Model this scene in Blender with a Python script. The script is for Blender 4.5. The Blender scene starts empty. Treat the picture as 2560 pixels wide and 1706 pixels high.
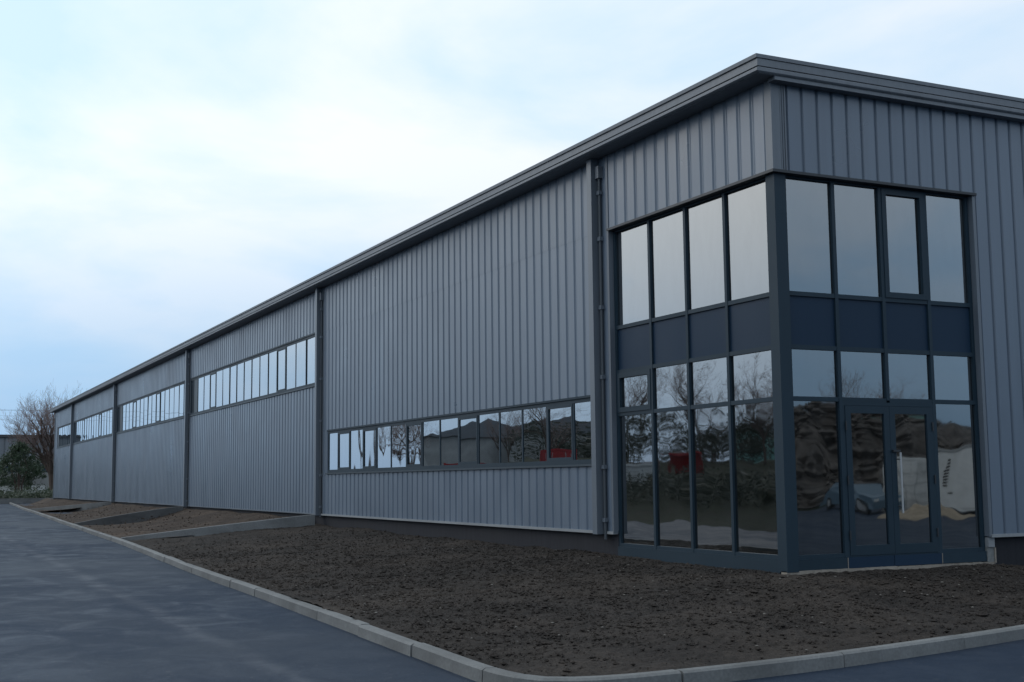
import bpy, math, random
import numpy as np
from mathutils import Vector, Matrix
random.seed(7); RNG = np.random.default_rng(7)
sc = bpy.context.scene
col = sc.collection

# ------------------------------------------------------------------ camera
F_PX, YAW, PITCH, ROLL = 3145.95, math.radians(26.03), math.radians(6.341), math.radians(-0.6145)
CAM = Vector((-11.3254, -14.4494, 1.1584))
fw = Vector((math.sin(YAW)*math.cos(PITCH), math.cos(YAW)*math.cos(PITCH), math.sin(PITCH)))
rt = Vector((math.cos(YAW), -math.sin(YAW), 0)); up = rt.cross(fw)
r2 = rt*math.cos(ROLL) + up*math.sin(ROLL); u2 = up*math.cos(ROLL) - rt*math.sin(ROLL)
cd = bpy.data.cameras.new('camera'); cam = bpy.data.objects.new('camera', cd); col.objects.link(cam)
M = Matrix.Identity(4)
for i in range(3):
    M[i][0], M[i][1], M[i][2], M[i][3] = r2[i], u2[i], -fw[i], CAM[i]
cam.matrix_world = M
cd.sensor_width = 36; cd.lens = F_PX/2560*36; cd.clip_start = .1; cd.clip_end = 6000
sc.camera = cam

# ------------------------------------------------------------------ sky and sun
SUN_AZ, SUN_EL = math.radians(-42), math.radians(32)          # azimuth from +Y, negative towards -X
sun_dir = Vector((math.sin(SUN_AZ)*math.cos(SUN_EL), math.cos(SUN_AZ)*math.cos(SUN_EL), math.sin(SUN_EL)))
w = bpy.data.worlds.new('World'); sc.world = w; w.use_nodes = True
nt = w.node_tree; nt.nodes.clear()
def WN(t, **k):
    n = nt.nodes.new(t)
    for a, b in k.items(): setattr(n, a, b)
    return n
def wmath(op, a, b=None, c=None, clamp=False):
    n = WN('ShaderNodeMath', operation=op, use_clamp=clamp)
    for i, v in enumerate((a, b, c)):
        if v is None: continue
        if isinstance(v, (int, float)): n.inputs[i].default_value = v
        else: nt.links.new(v, n.inputs[i])
    return n.outputs[0]
wo = WN('ShaderNodeOutputWorld'); bg = WN('ShaderNodeBackground')
sky = WN('ShaderNodeTexSky', sky_type='NISHITA', sun_disc=False)
sky.sun_elevation = SUN_EL; sky.sun_rotation = SUN_AZ; sky.air_density = 1.0; sky.dust_density = 1.5
tc = WN('ShaderNodeTexCoord'); sep = WN('ShaderNodeSeparateXYZ'); nt.links.new(tc.outputs['Generated'], sep.inputs[0])
zz = wmath('ADD', wmath('MAXIMUM', sep.outputs[2], 0.0), .22)
comb = WN('ShaderNodeCombineXYZ')
nt.links.new(wmath('DIVIDE', sep.outputs[0], zz), comb.inputs[0]); nt.links.new(wmath('DIVIDE', sep.outputs[1], zz), comb.inputs[1])
cn = WN('ShaderNodeTexNoise'); cn.inputs['Scale'].default_value = 1.5; cn.inputs['Detail'].default_value = 6; cn.inputs['Roughness'].default_value = .52; cn.inputs['Distortion'].default_value = .35
vmo = WN('ShaderNodeVectorMath', operation='ADD'); vmo.inputs[1].default_value = (5.2, 2.6, .4)
nt.links.new(comb.outputs[0], vmo.inputs[0]); nt.links.new(vmo.outputs[0], cn.inputs['Vector'])
dot = WN('ShaderNodeVectorMath', operation='DOT_PRODUCT'); nt.links.new(tc.outputs['Generated'], dot.inputs[0]); dot.inputs[1].default_value = sun_dir
glow = wmath('POWER', wmath('MULTIPLY_ADD', dot.outputs['Value'], .5, .5, True), 1.4)
bright = wmath('MULTIPLY_ADD', glow, .40, .81)
rampc = WN('ShaderNodeValToRGB'); nt.links.new(cn.outputs['Fac'], rampc.inputs[0])
rampc.color_ramp.elements[0].position = .33; rampc.color_ramp.elements[0].color = (.70, .88, 1.03, 1)
rampc.color_ramp.elements[1].position = .58; rampc.color_ramp.elements[1].color = (1.07, 1.06, 1.05, 1)
tint = WN('ShaderNodeMix', data_type='RGBA'); nt.links.new(glow, tint.inputs['Factor']); tint.inputs['A'].default_value = (.80, .93, 1.08, 1); tint.inputs['B'].default_value = (1.0, 1.02, 1.02, 1)
tm = WN('ShaderNodeVectorMath', operation='MULTIPLY'); nt.links.new(rampc.outputs[0], tm.inputs[0]); nt.links.new(tint.outputs['Result'], tm.inputs[1])
sc_ = WN('ShaderNodeVectorMath', operation='SCALE'); nt.links.new(tm.outputs[0], sc_.inputs[0]); nt.links.new(bright, sc_.inputs['Scale'])
# thin blue-grey air towards the horizon, all the way round
hz = WN('ShaderNodeMapRange', interpolation_type='SMOOTHSTEP'); nt.links.new(sep.outputs[2], hz.inputs[0])
hz.inputs[1].default_value = .0; hz.inputs[2].default_value = .27; hz.inputs[3].default_value = .97; hz.inputs[4].default_value = 0
hcol = WN('ShaderNodeVectorMath', operation='SCALE'); hcol.inputs[0].default_value = (.27, .50, .80); nt.links.new(bright, hcol.inputs['Scale'])
m1 = WN('ShaderNodeMix', data_type='RGBA'); nt.links.new(hz.outputs[0], m1.inputs['Factor']); nt.links.new(sc_.outputs[0], m1.inputs['A']); nt.links.new(hcol.outputs[0], m1.inputs['B'])
# Nishita daylight shows through the cloud layer
nsc = WN('ShaderNodeVectorMath', operation='SCALE'); nt.links.new(sky.outputs[0], nsc.inputs[0]); nsc.inputs['Scale'].default_value = .10
m2 = WN('ShaderNodeMix', data_type='RGBA'); m2.inputs['Factor'].default_value = .86; nt.links.new(nsc.outputs[0], m2.inputs['A']); nt.links.new(m1.outputs['Result'], m2.inputs['B'])
nt.links.new(m2.outputs['Result'], bg.inputs['Color']); bg.inputs['Strength'].default_value = 1.0
nt.links.new(bg.outputs[0], wo.inputs['Surface'])
sd = bpy.data.lights.new('sun', 'SUN'); sd.energy = .5; sd.angle = math.radians(35); sd.color = (1, .985, .97)
so = bpy.data.objects.new('sun', sd); col.objects.link(so); so.rotation_euler = sun_dir.to_track_quat('Z', 'Y').to_euler()
so.location = (-30, 30, 40)
sc.view_settings.view_transform = 'Standard'; sc.view_settings.look = 'None'; sc.view_settings.gamma = 1; sc.view_settings.exposure = 0
sc.cycles.max_bounces = 8; sc.cycles.transparent_max_bounces = 12

# ------------------------------------------------------------------ materials
class NB:
    def __init__(s, name):
        s.m = bpy.data.materials.new(name); s.m.use_nodes = True; s.t = s.m.node_tree
        s.b = s.t.nodes['Principled BSDF']; s.geo = s.t.nodes.new('ShaderNodeNewGeometry'); s.oi = s.t.nodes.new('ShaderNodeObjectInfo')
        s.tc = s.t.nodes.new('ShaderNodeTexCoord')
    def n(s, t, **k):
        x = s.t.nodes.new(t)
        for a, b in k.items(): setattr(x, a, b)
        return x
    def l(s, a, b): s.t.links.new(a, b)
    def vec(s, scale=(1, 1, 1), rnd=0, src=None):
        mp = s.n('ShaderNodeMapping'); mp.inputs['Scale'].default_value = scale
        s.l(src or s.geo.outputs['Position'], mp.inputs[0])
        if not rnd: return mp.outputs[0]
        a = s.n('ShaderNodeVectorMath', operation='ADD'); s.l(mp.outputs[0], a.inputs[0])
        k = s.n('ShaderNodeMath', operation='MULTIPLY'); s.l(s.oi.outputs['Random'], k.inputs[0]); k.inputs[1].default_value = rnd
        s.l(k.outputs[0], a.inputs[1]); return a.outputs[0]
    def noise(s, vec, scale=1, detail=4, rough=.55, dist=0):
        x = s.n('ShaderNodeTexNoise'); x.inputs['Scale'].default_value = scale; x.inputs['Detail'].default_value = detail
        x.inputs['Roughness'].default_value = rough; x.inputs['Distortion'].default_value = dist; s.l(vec, x.inputs['Vector']); return x.outputs['Fac']
    def ramp(s, f, *st):
        x = s.n('ShaderNodeValToRGB'); s.l(f, x.inputs[0]); e = x.color_ramp.elements
        while len(e) < len(st): e.new(.5)
        for el, (p, c) in zip(e, st):
            el.position = p; el.color = (c, c, c, 1) if isinstance(c, (int, float)) else (*c, 1)
        return x.outputs[0]
    def mix(s, f, a, b, blend='MIX'):
        x = s.n('ShaderNodeMix', data_type='RGBA', blend_type=blend)
        for v, k in ((f, 'Factor'), (a, 'A'), (b, 'B')):
            if isinstance(v, (int, float)): x.inputs[k].default_value = v if k == 'Factor' else (v, v, v, 1)
            elif isinstance(v, tuple): x.inputs[k].default_value = (*v, 1)
            else: s.l(v, x.inputs[k])
        return x.outputs['Result']
    def math(s, op, a, b=None, clamp=False):
        x = s.n('ShaderNodeMath', operation=op, use_clamp=clamp)
        for i, v in enumerate((a, b)):
            if v is None: continue
            if isinstance(v, (int, float)): x.inputs[i].default_value = v
            else: s.l(v, x.inputs[i])
        return x.outputs[0]
    def bump(s, h, dist, strength=1, prev=None):
        x = s.n('ShaderNodeBump'); x.inputs['Distance'].default_value = dist; x.inputs['Strength'].default_value = strength; s.l(h, x.inputs['Height'])
        if prev: s.l(prev, x.inputs['Normal'])
        return x.outputs[0]
    def set(s, color=None, rough=None, spec=None, normal=None, metal=None):
        for v, k in ((color, 'Base Color'), (rough, 'Roughness'), (spec, 'Specular IOR Level'), (normal, 'Normal'), (metal, 'Metallic')):
            if v is None: continue
            if isinstance(v, tuple): s.b.inputs[k].default_value = (*v, 1)
            elif isinstance(v, (int, float)): s.b.inputs[k].default_value = v
            else: s.l(v, s.b.inputs[k])
        return s.m

def painted(name, c, rough=.42, var=.12, spec=.5, streak=.35, canning=.0015):
    """coated sheet steel: faint vertical run-off streaks, dust mottling, slight oil-canning"""
    m = NB(name)
    st = m.noise(m.vec((9, 9, .35), 7), 1, 5, .6)
    big = m.noise(m.vec((.5, .5, .5), 3), 1, 4)
    fine = m.noise(m.vec((60, 60, 30)), 1, 3)
    f = m.math('ADD', m.math('MULTIPLY', st, streak), m.math('ADD', m.math('MULTIPLY', big, .45), m.math('MULTIPLY', fine, .2)))
    k = m.ramp(f, (.30, 1-var*1.3), (.70, 1+var))
    rnd = m.math('ADD', m.math('MULTIPLY', m.oi.outputs['Random'], .07), .965)
    cc = m.mix(1, m.mix(1, c, k, 'MULTIPLY'), rnd, 'MULTIPLY')
    r = m.ramp(big, (.3, rough-.06), (.7, rough+.10))
    nb = m.bump(m.noise(m.vec((1.2, 1.2, .6), 5), 1, 2), canning*3)
    return m.set(cc, r, spec, m.bump(fine, .0004, .6, nb))

MAT = {}
MAT['clad'] = painted('cladding_paint', (.107, .139, .184), .33, .12, .7, .45, .0005)
MAT['trim'] = painted('trim_paint', (.112, .133, .160), .38, .14, .6)
MAT['fascia'] = painted('fascia_paint', (.150, .168, .192), .50, .22)
MAT['pale_trim'] = painted('pale_flashing', (.24, .255, .27), .5, .15)
MAT['frame'] = painted('frame_powder_coat', (.015, .032, .048), .50, .10, .25)
MAT['frame_hi'] = painted('sill_powder_coat', (.034, .052, .068), .45, .10, .35)
MAT['spandrel'] = painted('spandrel_panel', (.012, .030, .058), .45, .06, .18)
MAT['dark'] = painted('dark_metal', (.018, .022, .028), .45, .1)
MAT['pipe'] = painted('pipe_paint', (.055, .066, .078), .5, .12)
MAT['plinth'] = painted('plinth_bitumen', (.022, .023, .029), .75, .35, .25)
MAT['steel'] = painted('handle_steel', (.35, .36, .37), .3, .05)

def concrete(name, c, stain=.35, joint=False):
    m = NB(name)
    a = m.noise(m.vec((1.3, 1.3, 1.3), 9), 1, 6, .6); b = m.noise(m.vec((35, 35, 35), 3), 1, 4)
    cc = m.mix(1, c, m.ramp(a, (.3, 1-stain), (.7, 1.12)), 'MULTIPLY')
    cc = m.mix(1, cc, m.ramp(b, (.3, .82), (.7, 1.12)), 'MULTIPLY')
    gr = m.math('MULTIPLY', m.ramp(m.noise(m.vec((.8, .8, 3), 5), 1, 5), (.50, 0.), (.68, 1.)), .45)
    cc = m.mix(gr, cc, tuple(x*.42 for x in c))
    rnd = m.math('ADD', m.math('MULTIPLY', m.oi.outputs['Random'], .22), .88)
    cc = m.mix(1, cc, rnd, 'MULTIPLY')
    return m.set(cc, m.ramp(a, (.3, .62), (.7, .9)), .4, m.bump(b, .003, .8, m.bump(a, .01, .5)))
MAT['kerb'] = concrete('kerb_concrete', (.182, .188, .188), .42)
MAT['edging'] = concrete('edging_concrete', (.185, .192, .195), .35)
MAT['mortar'] = concrete('pale_mortar', (.30, .265, .225), .3)
MAT['block'] = concrete('block_concrete', (.20, .21, .21), .3)

def soil(name, dark, mid, warm):
    m = NB(name)
    a = m.noise(m.vec((.35, .35, .35)), 1, 5, .6); b = m.noise(m.vec((9, 9, 9)), 1, 7, .7); c = m.noise(m.vec((45, 45, 45)), 1, 5, .7)
    cc = m.mix(m.ramp(b, (.34, 0.), (.68, 1.)), dark, mid)
    cc = m.mix(m.math('MULTIPLY', m.ramp(a, (.42, 0.), (.66, 1.)), .65), cc, warm)
    cc = m.mix(1, cc, m.ramp(c, (.32, .38), (.70, 1.55)), 'MULTIPLY')  # soil grain contrast, with tiny black shadows of the crumbs painted into the colour
    cc = m.mix(1, cc, m.ramp(m.noise(m.vec((.9, .9, .9)), 1, 6, .65, .6), (.36, .68), (.64, 1.22)), 'MULTIPLY')
    vo = m.n('ShaderNodeTexVoronoi'); vo.inputs['Scale'].default_value = 26; m.l(m.vec(), vo.inputs['Vector'])
    return m.set(cc, .93, .25, m.bump(c, .022, 1, m.bump(b, .014, .7, m.bump(vo.outputs['Distance'], .012, .7))))
MAT['soil'] = soil('dark_soil', (.020, .0168, .0150), (.050, .0415, .036), (.057, .0455, .037))
MAT['soil2'] = soil('brown_soil', (.045, .032, .025), (.085, .064, .050), (.090, .065, .049))
MAT['pebble'] = concrete('pale_pebble', (.20, .185, .165), .4)

m = NB('wet_asphalt')
P = m.vec()
a = m.noise(m.vec((.22, .16, .2)), 1, 5, .6, .5); b = m.noise(m.vec((1.6, 1.1, 1)), 1, 6, .62, .6); c = m.noise(m.vec((90, 90, 90)), 1, 3, .7); d = m.noise(m.vec((14, 14, 14)), 1, 4, .6)
cc = m.mix(m.ramp(a, (.35, 0.), (.65, 1.)), (.016, .026, .044), (.027, .040, .063))
cc = m.mix(1, cc, m.ramp(c, (.28, .35), (.74, 1.8)), 'MULTIPLY')
cc = m.mix(m.math('MULTIPLY', m.ramp(b, (.50, 0.), (.80, 1.)), .26), cc, (.052, .064, .088))
cc = m.mix(m.math('MULTIPLY', m.ramp(d, (.64, 0.), (.70, 1.)), .35), cc, (.13, .13, .135))
# a pale worn strip where the lane is jointed, parallel to the long kerb
sp = m.n('ShaderNodeSeparateXYZ'); m.l(P, sp.inputs[0])
wob = m.math('MULTIPLY', m.math('SUBTRACT', m.noise(m.vec((.3, .3, .3)), 1, 3), .5), .35)
dx = m.math('ABSOLUTE', m.math('ADD', m.math('ADD', sp.outputs[0], 8.14), wob))
strip = m.math('MULTIPLY', m.ramp(dx, (.02, 1.), (.20, 0.)), m.ramp(b, (.35, .15), (.6, 1.)))
cc = m.mix(m.math('MULTIPLY', strip, .38), cc, (.11, .12, .14))
rr = m.mix(m.ramp(a, (.38, 0.), (.62, 1.)), .55, .78)
rr = m.mix(m.ramp(b, (.42, 0.), (.66, 1.)), rr, .52)
MAT['asphalt'] = m.set(cc, rr, .09, m.bump(c, .004, .9, m.bump(d, .006, .5)))

m = NB('grass')
a = m.noise(m.vec((.12, .12, .12)), 1, 5); b = m.noise(m.vec((6, 6, 6)), 1, 6, .7)
cc = m.mix(m.ramp(a, (.35, 0.), (.65, 1.)), (.006, .012, .005), (.030, .036, .018))
cc = m.mix(1, cc, m.ramp(b, (.3, .35), (.7, 1.6)), 'MULTIPLY')
cc = m.mix(m.math('MULTIPLY', m.ramp(m.noise(m.vec((.5, .5, .5)), 1, 6, .7), (.5, 0.), (.6, 1.)), .6), cc, (.028, .022, .016))
MAT['grass'] = m.set(cc, .9, .2, m.bump(b, .12, 1))

def foliage(name, c1, c2):
    m = NB(name); m.t.nodes.remove(m.b)
    n = m.noise(m.vec((3, 3, 3)), 1, 4); cc = m.mix(m.ramp(n, (.35, 0.), (.65, 1.)), c1, c2)
    df = m.n('ShaderNodeBsdfPrincipled'); m.l(cc, df.inputs['Base Color']); df.inputs['Roughness'].default_value = .5
    tr = m.n('ShaderNodeBsdfTranslucent'); m.l(cc, tr.inputs['Color'])
    mx = m.n('ShaderNodeMixShader'); mx.inputs[0].default_value = .25; m.l(df.outputs[0], mx.inputs[1]); m.l(tr.outputs[0], mx.inputs[2])
    m.l(mx.outputs[0], m.t.nodes['Material Output'].inputs['Surface']); return m.m
MAT['evergreen'] = foliage('evergreen_leaf', (.022, .040, .022), (.050, .082, .042))
MAT['undergrowth'] = foliage('undergrowth_leaf', (.030, .048, .030), (.095, .115, .075))
MAT['hedge'] = foliage('hedge_leaf', (.014, .022, .014), (.030, .042, .026))
def plain(name, c, rough=.6, var=.15, scale=6, spec=.4, metal=0):
    m = NB(name); a = m.noise(m.vec((scale,)*3, 3), 1, 5)
    return m.set(m.mix(1, c, m.ramp(a, (.3, 1-var), (.7, 1+var)), 'MULTIPLY'), rough, spec, m.bump(a, .004, .5), metal)
MAT['bark'] = plain('bark', (.085, .062, .052), .9, .35, 14)
MAT['twig'] = plain('twig', (.22, .165, .15), .9, .25, 20)
MAT['far_clad'] = painted('far_shed_cladding', (.15, .165, .185), .5, .12)
MAT['far_cap'] = plain('far_shed_cap', (.05, .055, .065))
MAT['far_wall'] = plain('far_shed_lower_wall', (.30, .31, .31), .8, .2, .8)
MAT['white'] = plain('white_paint', (.62, .63, .62), .5, .10, 2)
MAT['red'] = plain('red_paint', (.30, .018, .022), .45, .15, 2)
MAT['teal'] = plain('teal_cladding', (.16, .34, .31), .5, .12, 1)
MAT['blue_car'] = plain('blue_grey_car_paint', (.10, .16, .21), .3, .05, 2, .6)
MAT['rubber'] = plain('tyre_rubber', (.02, .02, .02), .8)
MAT['rubble'] = plain('rubble_stone', (.085, .075, .068), .9, .8, 2.5)
MAT['sand'] = plain('sand', (.32, .26, .19), .95, .25, 3)
MAT['interior'] = plain('interior_plaster', (.10, .10, .105), .9, .1, 1)
MAT['interior_floor'] = plain('interior_floor', (.06, .06, .062), .5, .2, 2)
MAT['roof'] = plain('roof_membrane', (.12, .125, .13), .8, .2, 2)
MAT['lettering'] = plain('black_lettering', (.015, .015, .017), .6)

def glass(name, wave, scale, base=.235, tint=.22, rough=.012):
    m = NB(name); m.t.nodes.remove(m.b)
    v = m.vec(scale, 40, m.tc.outputs['Object'])
    h = m.noise(v, 1, 1, .35, .2)
    nb = m.bump(h, wave)
    gl = m.n('ShaderNodeBsdfGlossy'); gl.inputs['Roughness'].default_value = rough; gl.inputs['Color'].default_value = (.93, .97, 1, 1); m.l(nb, gl.inputs['Normal'])
    tr = m.n('ShaderNodeBsdfTransparent'); tr.inputs['Color'].default_value = (tint*.85, tint, tint*1.02, 1)
    lw = m.n('ShaderNodeLayerWeight'); lw.inputs['Blend'].default_value = .5
    fac = m.math('ADD', m.math('MULTIPLY', m.math('POWER', lw.outputs['Facing'], 2.2), 1-base), base, True)
    dirt = m.noise(m.vec((5, 5, 2), 9), 1, 5)
    df = m.n('ShaderNodeBsdfDiffuse'); df.inputs['Color'].default_value = (.20, .22, .23, 1)
    mx = m.n('ShaderNodeMixShader'); m.l(fac, mx.inputs[0]); m.l(tr.outputs[0], mx.inputs[1]); m.l(gl.outputs[0], mx.inputs[2])
    m2 = m.n('ShaderNodeMixShader'); m.l(m.ramp(dirt, (.4, .01), (.75, .05)), m2.inputs[0]); m.l(mx.outputs[0], m2.inputs[1]); m.l(df.outputs[0], m2.inputs[2])
    m.l(m2.outputs[0], m.t.nodes['Material Output'].inputs['Surface']); return m.m
MAT['glass'] = glass('coated_glass', .003, (.9, .9, .45))
MAT['glass_low'] = glass('coated_glass_wavy', .0036, (1.5, 1.5, 1.3), .20, .2, .022)
MAT['glass_strip'] = glass('rippled_strip_glass', .008, (.8, .8, .55), .27)

# ------------------------------------------------------------------ mesh helpers
class MB:
    def __init__(s): s.v = []; s.f = []
    def add(s, vs, fs):
        o = len(s.v); s.v += [tuple(v) for v in vs]; s.f += [tuple(i+o for i in f) for f in fs]; return s
    def box(s, x0, x1, y0, y1, z0, z1):
        return s.add([(x0, y0, z0), (x1, y0, z0), (x1, y1, z0), (x0, y1, z0), (x0, y0, z1), (x1, y0, z1), (x1, y1, z1), (x0, y1, z1)],
                     [(0, 3, 2, 1), (4, 5, 6, 7), (0, 1, 5, 4), (1, 2, 6, 5), (2, 3, 7, 6), (3, 0, 4, 7)])
    def tube(s, pts, rads, n=6, cap=True):
        rings = []; o = len(s.v); prev = None
        for i, p in enumerate(pts):
            p = Vector(p); a = Vector(pts[max(i-1, 0)]); b = Vector(pts[min(i+1, len(pts)-1)]); t = (b-a).normalized()
            if prev is None: prev = t.orthogonal().normalized()
            e = (prev - t*prev.dot(t)); e = e.normalized() if e.length > 1e-6 else t.orthogonal().normalized(); prev = e; g = t.cross(e)
            for k in range(n):
                th = 2*math.pi*k/n; s.v.append(tuple(p + (e*math.cos(th)+g*math.sin(th))*rads[i]))
        for i in range(len(pts)-1):
            for k in range(n):
                s.f.append((o+i*n+k, o+i*n+(k+1) % n, o+(i+1)*n+(k+1) % n, o+(i+1)*n+k))
        if cap:
            s.f.append(tuple(o+k for k in reversed(range(n)))); s.f.append(tuple(o+(len(pts)-1)*n+k for k in range(n)))
        return s
    def ring(s, prof, x0, x1, y0, y1):
        """closed profile (outward offset, z) swept with mitres round a rectangle"""
        n = len(prof); o = len(s.v)
        for sx, sy in ((0, 0), (1, 0), (1, 1), (0, 1)):
            for d, z in prof: s.v.append(((x1+d) if sx else (x0-d), (y1+d) if sy else (y0-d*.52), z))
        for c in range(4):
            for k in range(n):
                a, b = o+c*n+k, o+c*n+(k+1) % n; c2 = (c+1) % 4
                s.f.append((a, o+c2*n+k, o+c2*n+(k+1) % n, b))
        return s
    def mesh(s, name, mat, smooth=False):
        me = bpy.data.meshes.new(name); me.from_pydata(s.v, [], s.f); me.materials.append(mat)
        if smooth: me.polygons.foreach_set('use_smooth', [True]*len(me.polygons))
        me.update(); return me
    def build(s, name, mat, parent=None, loc=(0, 0, 0), smooth=False):
        return obj(name, s.mesh(name, mat, smooth), parent, loc)
def obj(name, me, parent=None, loc=(0, 0, 0), rot=None):
    o = bpy.data.objects.new(name, me); col.objects.link(o); o.location = loc
    if rot: o.rotation_euler = rot
    if parent: o.parent = parent
    return o
def tag(o, label, cat, group=None):
    o['label'] = label; o['category'] = cat
    if group: o['group'] = group
    return o
def empty(name, loc=(0, 0, 0), rz=0):
    o = bpy.data.objects.new(name, None); o.empty_display_size = .5; col.objects.link(o); o.location = loc; o.rotation_euler = (0, 0, rz); return o
def B(*a): return MB().box(*a)
CACHE = {}
def bx(name, mat, parent, x0, x1, y0, y1, z0, z1):
    """a box part placed by its own corner; equal boxes share mesh data"""
    k = (round(x1-x0, 4), round(y1-y0, 4), round(z1-z0, 4), mat)
    if k not in CACHE: CACHE[k] = B(0, x1-x0, 0, y1-y0, 0, z1-z0).mesh(name, MAT[mat])
    return obj(name, CACHE[k], parent, (x0, y0, z0))
VN = {}
def vnoise(x, y, seed, freq):
    """smooth value noise on arrays"""
    if seed not in VN: VN[seed] = np.random.default_rng(seed).random((256, 256))
    r = VN[seed]; X = x*freq+1000; Y = y*freq+1000
    xi = np.floor(X).astype(int); yi = np.floor(Y).astype(int); fx = X-xi; fy = Y-yi; fx = fx*fx*(3-2*fx); fy = fy*fy*(3-2*fy)
    g = lambda a, b: r[a % 256, b % 256]
    return (g(xi, yi)*(1-fx)+g(xi+1, yi)*fx)*(1-fy)+(g(xi, yi+1)*(1-fx)+g(xi+1, yi+1)*fx)*fy-.5
def grid_obj(name, X, Y, Z, mat, keep=None, smooth=False):
    ny, nx = X.shape; v = np.stack([X, Y, Z], -1).reshape(-1, 3); i = np.arange(ny*nx).reshape(ny, nx)
    q = np.stack([i[:-1, :-1], i[:-1, 1:], i[1:, 1:], i[1:, :-1]], -1).reshape(-1, 4)
    if keep is not None: q = q[keep.reshape(-1)]
    me = bpy.data.meshes.new(name); me.from_pydata(v.tolist(), [], q.tolist()); me.materials.append(mat)
    if smooth: me.polygons.foreach_set('use_smooth', [True]*len(me.polygons))
    return obj(name, me)

# ------------------------------------------------------------------ ground, road, kerb
kz = lambda y: np.interp(y, [8, 22, 42, 62, 100], [-.40, -.36, -.34, -.24, -.16])
KP = [(-1.3, 140), (-2.1, 115.9), (-2.57, 101.6), (-3.12, 87.5), (-3.82, 71.9), (-4.42, 52.6), (-4.9, 38), (-5.21, 30), (-5.43, 23.9), (-5.8, 15.9), (-6.07, 10.4), (-6.27, 5.05), (-6.49, .13), (-6.63, -2.69), (-6.72, -4.4), (-6.70, -5.0), (-6.56, -5.33), (-6.25, -5.46), (-5.87, -5.5), (-4.68, -5.42), (-3.07, -5.2), (-.58, -4.66), (3.2, -3.72), (9, -2.9), (16, -2.6)]
def catmull(P, n=24):
    out = []
    for i in range(len(P)-1):
        p0, p1, p2, p3 = [np.array(P[max(0, min(len(P)-1, j))], float) for j in (i-1, i, i+1, i+2)]
        for k in range(n):
            t = k/n; out.append(.5*((2*p1)+(p2-p0)*t+(2*p0-5*p1+4*p2-p3)*t*t+(3*p1-p0-3*p2+p3)*t**3))
    out.append(np.array(P[-1], float)); return np.array(out)
KC = catmull(KP); KS = np.concatenate([[0], np.cumsum(np.linalg.norm(np.diff(KC, axis=0), axis=1))])
def kat(s):
    return np.array([np.interp(s, KS, KC[:, 0]), np.interp(s, KS, KC[:, 1])])

road_z = lambda y: kz(y)-.125
xs = np.unique(np.concatenate([np.arange(-14.3, 0, 1.3), np.linspace(0, 60, 10), [-14.3]])); ys = np.unique(np.concatenate([np.arange(-40, 60, 2.), np.linspace(60, 150, 30)]))
X, Y = np.meshgrid(xs, ys); Z = road_z(Y)+0*X
rd = grid_obj('road', X, Y, Z, MAT['asphalt'], smooth=True); rd['kind'] = 'structure'
# terrain: one sheet to the horizon, sunk under the road, rising into a grass bank west of it
gx = np.unique(np.concatenate([-np.geomspace(14.4, 2500, 46), [-14.3, 60.1], np.linspace(-14.2, 60, 24), np.geomspace(60.2, 2500, 24)]))
gy = np.unique(np.concatenate([-np.geomspace(40.2, 2500, 22), np.linspace(-40, 98, 40), np.linspace(98.5, 200, 34), np.geomspace(201, 2500, 18)]))
X, Y = np.meshgrid(gx, gy)
sm = lambda a, b, t: (lambda q: q*q*(3-2*q))(np.clip((t-a)/(b-a), 0, 1))
Z = -.55+0*X
Z = np.where(Y > 60, np.maximum(Z, -.30), Z)
Z += 2.9*sm(-16, -40, X)*(1-.45*sm(-60, -200, X))*sm(-40, 15, Y)+vnoise(X, Y, 3, .06)*1.2*sm(-17, -30, X)
Z += sm(97, 106, Y)*(.45)*(1-sm(-14, -16, X))
Z += 1.0*sm(-42, -70, Y)
inroad = (X > -14.35) & (X < 60.05) & (Y > -40.1) & (Y < 97.6); Z = np.where(inroad, -.95, Z)
gr = grid_obj('ground', X, Y, Z, MAT['grass'], smooth=True); gr['kind'] = 'structure'

# kerb: a concrete haunch with single kerbstones on it
KW = .13
kb = MB(); ss = np.arange(.0, KS[-1], .9)
vs = []
for s in np.append(ss, KS[-1]):
    p = kat(s); d = kat(min(s+.05, KS[-1]))-kat(max(s-.05, 0)); d /= np.linalg.norm(d); o = np.array([d[1], -d[0]]); z = float(kz(p[1]))
    for a, h in ((-.03, -.32), (KW+.10, -.32), (KW+.10, -.20), (-.03, -.20)): q = p+o*a; vs.append((q[0], q[1], z+h))
n = len(vs)//4
kb.add(vs, [(4*i+k, 4*i+(k+1) % 4, 4*i+4+(k+1) % 4, 4*i+4+k) for i in range(n-1) for k in range(4)])
kerb = kb.build('kerb', MAT['edging']); kerb['kind'] = 'structure'
prof = [(0, -.22), (0, -.004), (.004, 0), (.095, 0), (.122, -.018), (KW, -.22)]
s = 2.0
while s < KS[-1]-2:
    L = 1.83; seg = 8; p0 = kat(s+.9); vs = []; jz = random.uniform(-.004, .004); jo = random.uniform(-.009, .009)
    for i in range(seg+1):
        t = s+.007+(L-.014)*i/seg; p = kat(t); d = kat(t+.05)-kat(t-.05); d /= np.linalg.norm(d); o = np.array([d[1], -d[0]]); z = float(kz(p[1]))+jz
        for a, h in prof: q = p+o*(a+jo); vs.append((q[0]-p0[0], q[1]-p0[1], z+h))
    n = len(prof); fs = [(i*n+k, (i+1)*n+k, (i+1)*n+(k+1) % n, i*n+(k+1) % n) for i in range(seg) for k in range(n)]+[tuple(range(n)), tuple(seg*n+k for k in reversed(range(n)))]
    MB().add(vs, fs).build('kerbstone', MAT['kerb'], kerb, (p0[0], p0[1], 0)); s += L
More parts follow.
